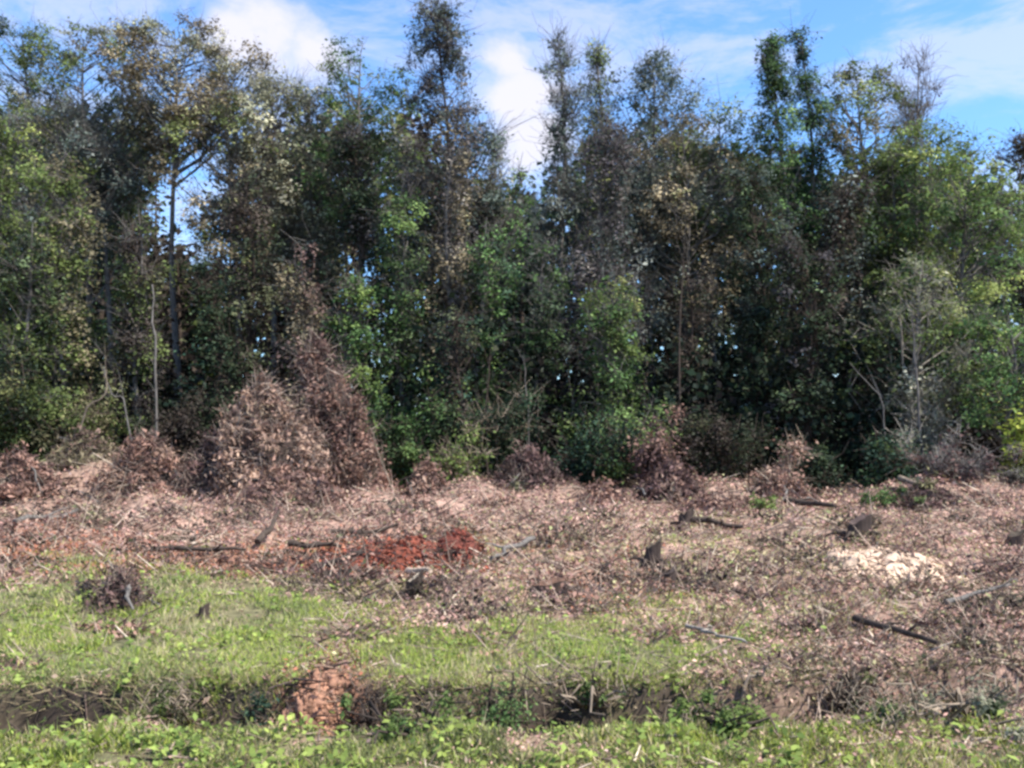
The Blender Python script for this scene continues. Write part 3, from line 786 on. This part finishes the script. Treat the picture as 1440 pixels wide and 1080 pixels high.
def mound(name, cx, top, width, base_y, Y, label, cat='brush pile', pal='russet', pal2='plum', lean=0.0, n=9000, poles=12, leafL=.10, shape=1.0, twig=900, depth=.8):
    """heap of cut branches still carrying dead leaves"""
    X = (cx - HX) * Y / F; z0 = float(height(X, Y)) - .08
    n = int(n * .8); twig = int(twig * .75)
    H = CAMZ + (HY - top) * Y / F - z0; half = width / 2 * Y / F
    root = empty(name, (X, Y, z0), label, cat)
    dh = half * depth

    def surf(n, inner=.45):
        th = R.rand(n) * 6.283; t = R.rand(n) ** 1.25
        r = (1 - t ** shape) * (1 + .16 * np.sin(th * 3 + 1) + .12 * np.sin(th * 7 + t * 9))
        k = 1 - inner * R.rand(n) ** 2
        z = t * H * (.92 + .1 * np.sin(th * 2 + 3 * t)) * (1 - .25 * (1 - k))
        return np.stack([np.cos(th) * r * half * k + lean * H * t, np.sin(th) * r * dh * k, z], 1), th, t
    # bigger lumps inside the heap
    lum, lth, lt = surf(64, .1); lum[:, :2] += R.normal(size=(64, 2)) * .20 * half; lum[:, 2] *= R.uniform(.85, 1.12, 64)
    P, th, t = surf(n)
    # pull the leaves towards the nearest lump so that the surface is knobbly
    D = ((P[:, None, :] - lum[None]) ** 2).sum(2); j = D.argmin(1); dd = np.sqrt(D[np.arange(n), j])
    P = P + (lum[j] - P) * (.85 * R.rand(n) ** .7)[:, None] + R.normal(size=(n, 3)) * .07 * (1 + 1.2 * (R.rand(n, 1) < .25))
    P[:, 2] = np.maximum(P[:, 2], .02)
    up = np.stack([np.cos(th), np.sin(th), .6 + 0 * th], 1) + R.normal(size=(n, 3)) * .65; up /= np.linalg.norm(up, axis=1)[:, None]
    tn = tones(pal, 64) * R.uniform(.55, 1.35, (64, 1)); k = R.rand(64) < .3; tn[k] = tones(pal2, int(k.sum()))
    L = leafL * R.uniform(.5, 1.5, n); g = Geo()
    P[:, 2] = np.maximum(P[:, 2] - .12 * H * R.rand(n) ** 3 * (lt[j] > .3), .02)
    g.leaves(P, up, L * 1.15, L * R.uniform(.22, .5, n), tn[j] * .75 + tones(pal, n) * .25, .7)
    o = g.obj('dead_leaves', M_DEAD, root); o['kind'] = 'stuff'
    # core of packed brush
    c = Geo(); m = 16; kz = 9
    u = np.linspace(0, 1, kz); a = np.arange(m) * 2 * np.pi / m
    rr = (1 - u[:, None] ** shape) * .66 * (1 + .12 * np.sin(a * 3 + 1)[None] + R.normal(size=(kz, m)) * .05)
    V = np.stack([np.cos(a)[None] * rr * half + lean * H * u[:, None] * .92, np.sin(a)[None] * rr * dh, np.repeat(u[:, None] * H * .86, m, 1)], -1).reshape(-1, 3)
    i, q = np.meshgrid(np.arange(kz - 1), np.arange(m), indexing='ij'); q2 = (q + 1) % m
    c.add(V, np.stack([i * m + q, i * m + q2, (i + 1) * m + q2, (i + 1) * m + q], -1).reshape(-1, 4), np.array([.05, .036, .03]))
    c.obj('packed_brush', M_BARK, root)
    A, th, t = surf(twig, .3); d = R.normal(size=(twig, 3)); d[:, 2] += .25; d /= np.linalg.norm(d, axis=1)[:, None]
    B = A + d * (R.uniform(.15, .55, twig) * min(1, .25 + H * .4))[:, None]; A[:, 2] = np.maximum(A[:, 2], .02); B[:, 2] = np.maximum(B[:, 2], .02)
    cc = np.where(R.rand(twig, 1) < .5, np.array([.32, .25, .20]), np.array([.12, .08, .07])) * R.uniform(.6, 1.3, (twig, 1))
    g = Geo(); g.sticks(A, B, R.uniform(.005, .014, twig) * min(1, .3 + H * .4), .004 * min(1, .3 + H * .4), cc); o = g.obj('twigs', M_BARK, root); o['kind'] = 'stuff'
    for k in range(poles):
        s0, th, t = surf(1, .1); s0 = s0[0]; s0[2] *= .5; e, _, _ = surf(1, 0.05); e = e[0]
        dv = e - s0; ln = np.linalg.norm(dv) + 1e-6
        if ln < .5 * min(1, H): dv = dv / ln * .8 * min(1, H)
        e = s0 + dv * 1.1; e[2] = max(e[2], .1); s0[2] = max(s0[2], .05)
        u = np.linspace(0, 1, 6)[:, None]; pts = s0 + (e - s0) * u; pts[:, 2] += np.sin(u[:, 0] * np.pi) * .12; pts[1:-1] += R.normal(size=(4, 3)) * .03
        pts[:, :2] *= 1.06
        g = Geo(); g.tube(pts, np.linspace(R.uniform(.02, .045), .012, 6), np.array(BARKS[('tan', 'grey', 'dark')[k % 3]]) * R.uniform(.8, 1.2), 6)
        g.obj('branch', M_BARK, root, True)
    return root


mound('brush_pile', 372, 528, 150, 700, 23.0, 'wide cone-shaped brown brush pile, left one of the two tall piles', n=13000, twig=3600, shape=3.2, pal='tan', pal2='russet')
mound('brush_pile', 508, 466, 74, 705, 24.8, 'tallest and narrowest brush pile, brown-leaved and leaning left, with a pale pole at its foot', n=14000, lean=-.28, shape=6.0, twig=2800, pal='russet')
mound('brush_pile', 305, 610, 150, 690, 23.4, 'low heap of twigs at the left foot of the wide brush pile, coloured dark purplish for its shaded side', pal='plum', pal2='umber', n=6000, twig=2600)  # dark purple tones paint in the shaded left side of the wide pile
mound('brush_pile', 205, 608, 210, 680, 23.0, 'low pinkish heap of dead leaves under the slender pale trunk', n=9000, twig=1500)
mound('brush_pile', 120, 612, 120, 680, 23.6, 'small grey-brown heap under the pale forked branch', pal='brown', n=6000, twig=1600)
mound('brush_pile', 25, 635, 150, 700, 22.0, 'pinkish brown heap of debris cut by the left edge of the photo', n=8000, twig=1300)
mound('brush_pile', 400, 660, 190, 715, 21.8, 'low reddish leaf heap in front of the two tall brush piles', n=9000, twig=1200)
mound('brush_pile', 600, 652, 80, 695, 23.0, 'small pale pinkish heap just right of the tallest brush pile', n=4500, twig=900)
mound('brush_pile', 742, 630, 130, 705, 23.6, 'dark red-brown heap in the shade in the middle of the clearing edge', pal='plum', pal2='umber', n=8000, twig=1600)
mound('brush_pile', 845, 685, 90, 712, 22.5, 'low reddish heap right of the dark red-brown heap', n=4000, twig=700)
mound('brush_pile', 945, 655, 100, 712, 22.9, 'low brown heap at the foot of the dead brown sapling', pal='plum', pal2='russet', n=5500, twig=1200)
mound('brush_pile', 1000, 705, 150, 735, 20.6, 'broad low pink-brown heap in front of the dark bushes right of centre', n=6000, twig=1200)
mound('brush_pile', 1300, 680, 150, 720, 21.5, 'low grey-brown twig heap under the grey-brown tangle', pal='plum', pal2='brown', n=4500, twig=2400)
mound('brush_pile', 1090, 668, 120, 705, 22.8, 'small heap of tan twigs and red leaves below the pinkish dead brush', n=4500, twig=1400)
mound('brush_pile', 170, 805, 90, 850, 10.0, 'small grey heap of twigs on the back edge of the bright grass', pal='plum', pal2='umber', n=1800, twig=800, leafL=.05, poles=5)


def clods(name, cx, cy, wpx, hpx, label, cat, cA, cB, n=60, rock=.06, hz=.18, mess=0):
    """heap of loose lumps of soil, clay or wood chips: uneven body with lumps on it"""
    x0, y0, z0 = GP(cx, cy); half = wpx / 2 * y0 / F; dep = hpx / 2 * y0 * y0 / (F * CAMZ)
    root = empty(name, (x0, y0, z0), label, cat)
    m = 40; k = 22; g = Geo()
    u = np.linspace(0, 1, k)[:, None]; a = np.arange(m)[None] * 2 * np.pi / m
    rr = (1.0 * u) * (1 + .18 * np.sin(a * 2 + 1) + .1 * np.sin(a * 5))
    X = rr * np.cos(a) * half; Yy = rr * np.sin(a) * dep
    Z = hz * (1 - u ** 1.8) * (.35 + 1.1 * fbm(X + x0 * 3, Yy * 1.5 + y0, .45, 301, 3)) + (fbm(X + x0, Yy + y0, .12, 303, 3) - .5) * .12 * (1 - u ** 4)
    Z = Z + (height(x0 + X, y0 + Yy) - z0) - .03 * u ** 3
    nzv = fbm(X + 5, Yy, .2, 305, 3)[..., None]
    C = np.array(cA) * nzv * 1.3 + np.array(cB) * (1 - nzv)
    i, q = np.meshgrid(np.arange(k - 1), np.arange(m), indexing='ij'); q2 = (q + 1) % m
    g.add(np.stack([X, Yy, Z], -1).reshape(-1, 3), np.stack([i * m + q, i * m + q2, (i + 1) * m + q2, (i + 1) * m + q], -1).reshape(-1, 4), C.reshape(-1, 3))
    g.obj('heap_body', M_SOIL, root)
    g = Geo(); N = n * 14
    th = R.rand(N) * 6.283; r = R.rand(N) ** .6 * 1.45
    px_, py_ = np.cos(th) * r * half, np.sin(th) * r * dep
    zz = hz * np.clip(1 - r ** 1.8, 0, 1) * (.35 + 1.1 * fbm(px_ + x0 * 3, py_ * 1.5 + y0, .45, 301, 3)) + height(x0 + px_, y0 + py_) - z0
    s = rock * R.uniform(.25, 1.0, N) ** 1.5
    oc = np.array([[1, 0, 0], [0, 1, 0], [-1, 0, 0], [0, -1, 0], [0, 0, 1], [0, 0, -1]], float)
    V = np.stack([px_, py_, zz], 1)[:, None, :] + oc[None] * s[:, None, None] * R.uniform(.5, 1.3, (N, 6, 1)) + R.normal(size=(N, 6, 3)) * s[:, None, None] * .2
    Fo = np.array([[0, 1, 4], [1, 2, 4], [2, 3, 4], [3, 0, 4], [1, 0, 5], [2, 1, 5], [3, 2, 5], [0, 3, 5]])
    t = R.rand(N, 1); C = (np.array(cA) * t + np.array(cB) * (1 - t)) * R.uniform(.7, 1.3, (N, 1))
    g.add(V.reshape(-1, 3), (np.arange(N)[:, None, None] * 6 + Fo[None]).reshape(-1, 3), np.repeat(C, 6, 0))
    o = g.obj('lumps', M_SOIL, root); o['kind'] = 'stuff'
    if mess:                                   # bark, dead leaves and twigs mixed into the heap
        N = int(n * 9 * mess); th = R.rand(N) * 6.283; r = R.rand(N) ** .6 * 1.25
        a_, b_ = np.cos(th) * r * half, np.sin(th) * r * dep
        zz = hz * np.clip(1 - r ** 1.8, 0, 1) * (.35 + 1.1 * fbm(a_ + x0 * 3, b_ * 1.5 + y0, .45, 301, 3)) + height(x0 + a_, y0 + b_) - z0 + .02 + .04 * R.rand(N)
        P = np.stack([a_, b_, zz], 1); up = R.normal(size=(N, 3)) * .7 + np.array([0, 0, .8]); up /= np.linalg.norm(up, axis=1)[:, None]
        g = Geo(); L = R.uniform(.03, .1, N) * (.4 + .06 * y0)
        g.leaves(P, up, L, L * .45, np.where(R.rand(N, 1) < .55, np.array(cA) * 1.3, tones('plum', N)), .3); o = g.obj('bark_scraps', M_DEAD, root); o['kind'] = 'stuff'
        K = N // 5; d = R.normal(size=(K, 3)); d[:, 2] = np.abs(d[:, 2]) * .35; d /= np.linalg.norm(d, axis=1)[:, None]; L = R.uniform(.15, .6, (K, 1)) * (.4 + .05 * y0)
        g = Geo(); g.sticks(P[:K] - d * L * .5 + [0, 0, .03], P[:K] + d * L * .5 + [0, 0, .03], R.uniform(.006, .014, K), .004, np.where(R.rand(K, 1) < .7, np.array([.06, .042, .035]), np.array([.25, .17, .12]))); o = g.obj('twigs', M_BARK, root); o['kind'] = 'stuff'
    return root


clods('clay_heap', 555, 788, 215, 38, 'rust-red heap of raw clay and bark in the middle of the plot', 'soil heap', (.25, .070, .042), (.09, .038, .028), n=150, hz=.20, rock=.055, mess=.45)
clods('clay_heap', 640, 775, 60, 34, 'small darker rust-red hump at the right end of the long rust-red heap', 'soil heap', (.18, .048, .032), (.06, .028, .022), n=50, hz=.27, mess=.4)
clods('clay_heap', 395, 800, 90, 24, 'small orange clay heap left of the rust-red heap', 'soil heap', (.27, .125, .08), (.14, .075, .055), n=45, hz=.07, mess=1)
clods('clay_heap', 300, 792, 110, 22, 'flat orange clay patch at the back of the bright grass', 'soil heap', (.28, .15, .10), (.16, .10, .07), n=45, hz=.05, mess=1)
clods('clay_clod', 447, 988, 66, 36, 'reddish clay clod slumped into the ditch in the lower left', 'clay', (.34, .18, .115), (.17, .095, .065), n=120, rock=.05, hz=.24, mess=.12)
clods('sawdust_heap', 1262, 797, 110, 34, 'larger pale cream heap of sawdust on the right of the plot', 'sawdust', (.60, .45, .33), (.34, .24, .17), n=110, rock=.045, hz=.19, mess=.2)
clods('sawdust_heap', 1197, 800, 60, 26, 'smaller pale cream sawdust heap, left of the larger one', 'sawdust', (.56, .41, .30), (.32, .23, .16), n=60, rock=.05, hz=.19, mess=.15)


def log(name, x1, y1, x2, y2, rpx, tone, label, cat='branch', kink=.05, lift=.0, forks=2):
    A = np.array(GP(x1, y1)); B = np.array(GP(x2, y2)); r = rpx * A[1] / F
    root = empty(name, tuple(A), label, cat)
    k = 9; u = np.linspace(0, 1, k)[:, None]; pts = A + (B - A) * u; pts[1:-1] += R.normal(size=(k - 2, 3)) * kink * np.linalg.norm(B - A) * .4
    pts[:, 2] = height(pts[:, 0], pts[:, 1]) + r * .8 + .02 + .006 * A[1] + lift * u[:, 0]
    pts[1:-1, 2] = np.maximum(pts[1:-1, 2], (pts[:-2, 2] + pts[2:, 2]) / 2)
    c = np.array(BARKS[tone]) if isinstance(tone, str) else np.array(tone)
    g = Geo(); g.tube(pts - A, np.linspace(r, r * .55, k), c, 8); g.obj('stem', M_BARK, root, True)
    for q in range(forks):
        i = R.randint(2, k - 2); d = (B - A) / np.linalg.norm(B - A); s = np.array([-d[1], d[0], 0]) * R.choice([-1, 1])
        e = pts[i] + (d * .6 + s * .5 + np.array([0, 0, .25])) * np.linalg.norm(B - A) * R.uniform(.15, .3)
        u = np.linspace(0, 1, 4)[:, None]; p2 = pts[i] + (e - pts[i]) * u; p2[1:-1] += R.normal(size=(2, 3)) * .02
        g = Geo(); g.tube(p2 - A, np.linspace(r * .5, r * .2, 4), c * 1.1, 5); g.obj('side_branch', M_BARK, root, True)
    return root


log('fallen_branch', 1203, 884, 1320, 922, 5.5, 'dark', 'dark branch lying aslant on the bare right foreground', kink=.03)
log('fallen_branch', 965, 893, 1050, 918, 3, 'pale', 'pale bent stick lying near the middle of the right foreground', kink=.10)
log('fallen_branch', 220, 785, 345, 786, 4, 'dark', 'long thin dark branch lying level behind the bright grass', kink=.03)
log('fallen_branch', 362, 772, 392, 752, 5, 'dark', 'short dark branch sticking up left of the rust-red heap', lift=.25, forks=1)
log('fallen_branch', 405, 780, 480, 778, 5, 'dark', 'dark branch end poking into the left of the rust-red heap', kink=.03)
log('fallen_branch', 440, 812, 520, 796, 6, 'dark', 'thick dark branch along the front of the rust-red heap', kink=.04)
log('fallen_branch', 465, 760, 560, 752, 4, 'umber' if False else 'dark', 'dark branch lying along the back of the rust-red heap', kink=.03)
log('fallen_branch', 1105, 716, 1175, 726, 5, 'dark', 'dark branch lying in front of the pinkish dead brush', kink=.05)
log('fallen_branch', 955, 740, 1045, 752, 5, 'dark', 'dark branch lying right of centre behind the dark stumps', kink=.04)
log('fallen_branch', 1265, 702, 1330, 706, 5, 'tan', 'tan branch lying below the grey-brown tangle', kink=.03)
log('fallen_branch', 575, 818, 605, 822, 6, (.48, .36, .26), 'short pale cut log lying on the small dark stump', kink=.01, lift=.03, forks=0)
log('fallen_branch', 750, 770, 690, 800, 4, 'grey', 'thin grey branch right of the rust-red heap', kink=.06)
log('fallen_branch', 20, 745, 110, 728, 4, 'grey', 'grey branch lying in the pinkish debris at the left edge', kink=.05)
log('fallen_branch', 1330, 860, 1420, 835, 4, 'grey', 'grey branch lying near the right edge, right of the sawdust', kink=.05)
log('fallen_branch', 1020, 980, 1075, 965, 4, 'tan', 'short tan stick on the ditch bank towards the right', kink=.04)


def stump(name, cx, cy, wpx, hpx, label, cut=(.42, .32, .22), tone='dark', tilt=.15):
    x, y, z = GP(cx, cy); r = wpx * .62 * y / F; h = (hpx * 1.35 + 5) * y / F
    root = empty(name, (x, y, z - .03), label, 'stump')
    m = 14; u = np.array([0, .15, .4, .75, 1.0]); a = np.arange(m) * 2 * np.pi / m; jag = 1 + .12 * np.sin(a * 3 + cx) + R.normal(size=m) * .06
    rr = np.array([1.55, 1.2, 1.0, .95, .92])[:, None] * jag[None] * r
    top = h * (1 + R.normal(size=m) * .07 + .2 * np.cos(a))
    V = np.stack([np.cos(a)[None] * rr + tilt * h * u[:, None], np.sin(a)[None] * rr, u[:, None] * top[None]], -1).reshape(-1, 3)
    i, q = np.meshgrid(np.arange(4), np.arange(m), indexing='ij'); q2 = (q + 1) % m
    g = Geo(); g.add(V, np.stack([i * m + q, i * m + q2, (i + 1) * m + q2, (i + 1) * m + q], -1).reshape(-1, 4), np.array([.050, .036, .030])); g.obj('bark', M_BARK, root)
    rim = V[-m:] * np.array([.97, .97, 1]); g = Geo(); g.add(np.concatenate([rim, (rim.mean(0) + [0, 0, -.02])[None]]), np.array([[q, (q + 1) % m, m] for q in range(m)]), np.array(cut)); g.obj('cut_face', M_BARK, root)
    for k in range(5):
        t = k * 1.257 + R.rand() * .6; e = np.array([math.cos(t) * r * R.uniform(2, 3), math.sin(t) * r * R.uniform(2, 3), R.uniform(0, .5) * h]); s = np.array([math.cos(t) * r * .8, math.sin(t) * r * .8, h * .3])
        mid = (s + e) / 2 + np.array([0, 0, .15 * h]); g = Geo(); g.tube([s, mid, e], [r * .3, r * .2, r * .07], np.array(BARKS[tone]) * .9, 6); g.obj('root', M_BARK, root, True)


stump('stump', 962, 742, 16, 16, 'small dark stump farthest back, in front of the low brown heap', (.10, .07, .05))
stump('stump', 914, 797, 18, 22, 'dark upright stump in the middle distance right of centre', (.09, .07, .05))
stump('stump', 936, 832, 22, 20, 'dark broken stump nearest the green strip right of centre', (.08, .06, .05))
stump('stump', 1203, 760, 26, 20, 'dark uprooted stump above the two pale sawdust heaps', (.10, .07, .06))
stump('stump', 578, 842, 20, 22, 'small dark stump with a pale cut log on it, in front of the rust-red heap', (.5, .4, .28))
stump('stump', 1424, 775, 18, 16, 'dark stump at the right edge, level with the sawdust heaps', (.09, .07, .05))
stump('stump', 770, 838, 40, 14, 'low broad reddish dark stump near the middle of the plot', (.16, .09, .06))
stump('stump', 285, 868, 12, 12, 'tiny dark stump sticking out of the bright grass', (.1, .08, .05))
stump('stump', 75, 680, 22, 22, 'dark hollow stump in the pinkish debris near the left edge', (.06, .045, .035))


def pole(name, pts, rpx, tone, label, cat='trunk'):
    """pts: (px, py, distance)"""
    W = np.array([[(p[0] - HX) * p[2] / F, p[2], CAMZ + (HY - p[1]) * p[2] / F] for p in pts]); r = rpx * .45 * W[0, 1] / F
    W[0, 2] = min(W[0, 2], float(height(W[0, 0], W[0, 1]))) - .05
    root = empty(name, tuple(W[0]), label, cat)
    g = Geo(); k = 12; u = np.linspace(0, len(W) - 1, k); P = np.stack([np.interp(u, np.arange(len(W)), W[:, i]) for i in range(3)], 1); P[1:-1] += R.normal(size=(k - 2, 3)) * .02
    g.tube(P - W[0], np.linspace(r, r * .4, k), np.array(BARKS[tone]), 7); g.obj('stem', M_BARK, root, True)
    for q in range(4):
        i = R.randint(4, k - 1); d = R.normal(size=3) * .22; d[2] = abs(d[2]) + .25
        g = Geo(); g.tube([P[i] - W[0], P[i] - W[0] + d * .6 + [0, 0, .05], P[i] - W[0] + d * 1.3], [r * .25, r * .18, r * .06], np.array(BARKS[tone]), 5); g.obj('side_branch', M_BARK, root, True)


pole('bare_sapling', [(218, 625, 26), (220, 500, 26), (214, 400, 26.4)], 5, 'grey', 'slender straight tan trunk rising behind the low pinkish heap', 'sapling')
pole('forked_branch', [(95, 622, 24.5), (120, 575, 24.4), (150, 553, 24.5), (150, 520, 24.6)], 3.5, 'tan', 'pale forked branch bent over near the left edge', 'branch')
pole('leaning_branch', [(200, 590, 24.9), (175, 560, 24.8), (156, 555, 24.7), (146, 515, 24.7)], 3.2, 'grey', 'grey-tan branch arching down to the right from the pale forked branch', 'branch')
pole('leaning_pole', [(556, 700, 23.4), (540, 655, 23.7), (520, 600, 24.0)], 3, 'tan', 'pale pole leaning against the right foot of the tallest brush pile', 'pole')
pole('bare_sapling', [(685, 660, 26), (684, 560, 26.2), (690, 490, 26.4)], 3, 'dark', 'thin dark stem in the dark shade left of centre', 'sapling')
pole('bare_sapling', [(744, 640, 27), (742, 560, 27.1), (735, 500, 27.2)], 3, 'grey', 'thin grey stem in the deepest shade at the centre', 'sapling')
pole('bare_sapling', [(1252, 640, 25.6), (1240, 560, 25.8), (1195, 510, 26)], 3, 'grey', 'thin grey stem leaning left in the dark right part of the wood', 'sapling')
pole('bare_sapling', [(1300, 640, 26), (1290, 550, 26.2), (1283, 440, 26.4)], 5, 'grey', 'greyish stem showing in the right part of the wood', 'sapling')
pole('bare_sapling', [(958, 650, 27.2), (955, 480, 27.4), (962, 350, 27.6)], 4, 'dark', 'tall straight dark stem right of the forward green and brown tree', 'sapling')


def undergrowth():
    g = Geo(); n = 50000
    y = R.uniform(27, 37, n); x = R.uniform(-26, 26, n)
    top = (2.2 + 5.5 * fbm(x, y, 2.2, 401, 4) ** 1.5) * sstep(25.5, 29, y)
    z = top * R.rand(n) ** .8
    P = np.stack([x, y, height(x, y) + z], 1)
    keep = fbm(x + z, y + z, .7, 405, 3) > .40; P = P[keep]; n = len(P)
    up = R.normal(size=(n, 3)) * .7 + np.array([0, 0, .6]); up /= np.linalg.norm(up, axis=1)[:, None]
    L = .24 * R.uniform(.6, 1.5, n)
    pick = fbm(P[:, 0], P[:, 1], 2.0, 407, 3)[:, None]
    c = .4 * np.where(pick < .45, tones('umber', n), np.where(pick < .55, tones('deep', n), tones('bottle', n)))  # leaf tones scaled down, painting in the shade under the trees
    g.leaves(P, up, L, L * .6, c); o = g.obj('undergrowth', M_LEAF); o['kind'] = 'stuff'; tag(o, 'tangled undergrowth between the trunks, coloured dark for the shade of the wood', 'undergrowth')


undergrowth()
def build_debris():
    """small knots of slash lying all over the cleared ground"""
    lf = Geo(); tw = Geo()
    for k in range(330):
        py = R.uniform(708, 905) if R.rand() < .8 else R.uniform(905, 1000); px = R.uniform(-30, 1470)
        x0, y0, z0 = GP(px, py); m, c = masks(np.array([x0]), np.array([y0]))
        if R.rand() < m[0] * .9 or heap_free(np.array([x0]), np.array([y0]))[0] < .75: continue
        sc = R.uniform(.35, 1.0) * (.25 + .035 * y0); hz = sc * R.uniform(.25, .6)
        n = 70; th = R.rand(n) * 6.283; r = R.rand(n) ** .6
        x = x0 + np.cos(th) * r * sc; y = y0 + np.sin(th) * r * sc * .8
        P = with_z(x, y, 0); P[:, 2] += hz * (1 - r ** 1.5) * R.uniform(.3, 1, n)
        up = R.normal(size=(n, 3)) * .8 + np.array([0, 0, .8]); up /= np.linalg.norm(up, axis=1)[:, None]
        L = (.03 + .0035 * y0) * R.uniform(.6, 1.5, n)
        pal = ['russet', 'plum', 'russet', 'brown', 'umber'][R.randint(5)]
        lf.leaves(P, up, L, L * .55, tones(pal, n), .3)
        n = 22; th = R.rand(n) * 6.283; x = x0 + np.cos(th) * sc * R.rand(n); y = y0 + np.sin(th) * sc * R.rand(n) * .8
        A = with_z(x, y, .01); d = R.normal(size=(n, 3)); d[:, 2] = np.abs(d[:, 2]) * .6; d /= np.linalg.norm(d, axis=1)[:, None]
        B = A + d * (sc * R.uniform(.4, 1.2, n))[:, None]
        cc = np.where(R.rand(n, 1) < .55, np.array([.09, .065, .055]), np.array([.34, .26, .2])) * R.uniform(.6, 1.3, (n, 1))
        tw.sticks(A, B, .003 + .0006 * y0, .002, cc)
    o = lf.obj('slash_leaves', M_DEAD); o['kind'] = 'stuff'; tag(o, 'low knots of brown dead leaves over the cleared ground', 'dead leaves')
    o = tw.obj('slash_twigs', M_BARK); o['kind'] = 'stuff'; tag(o, 'twigs poking out of the low knots of dead leaves', 'twigs')


build_debris()
back_wood()
build_grass(); build_weeds(); build_litter(); build_straw()
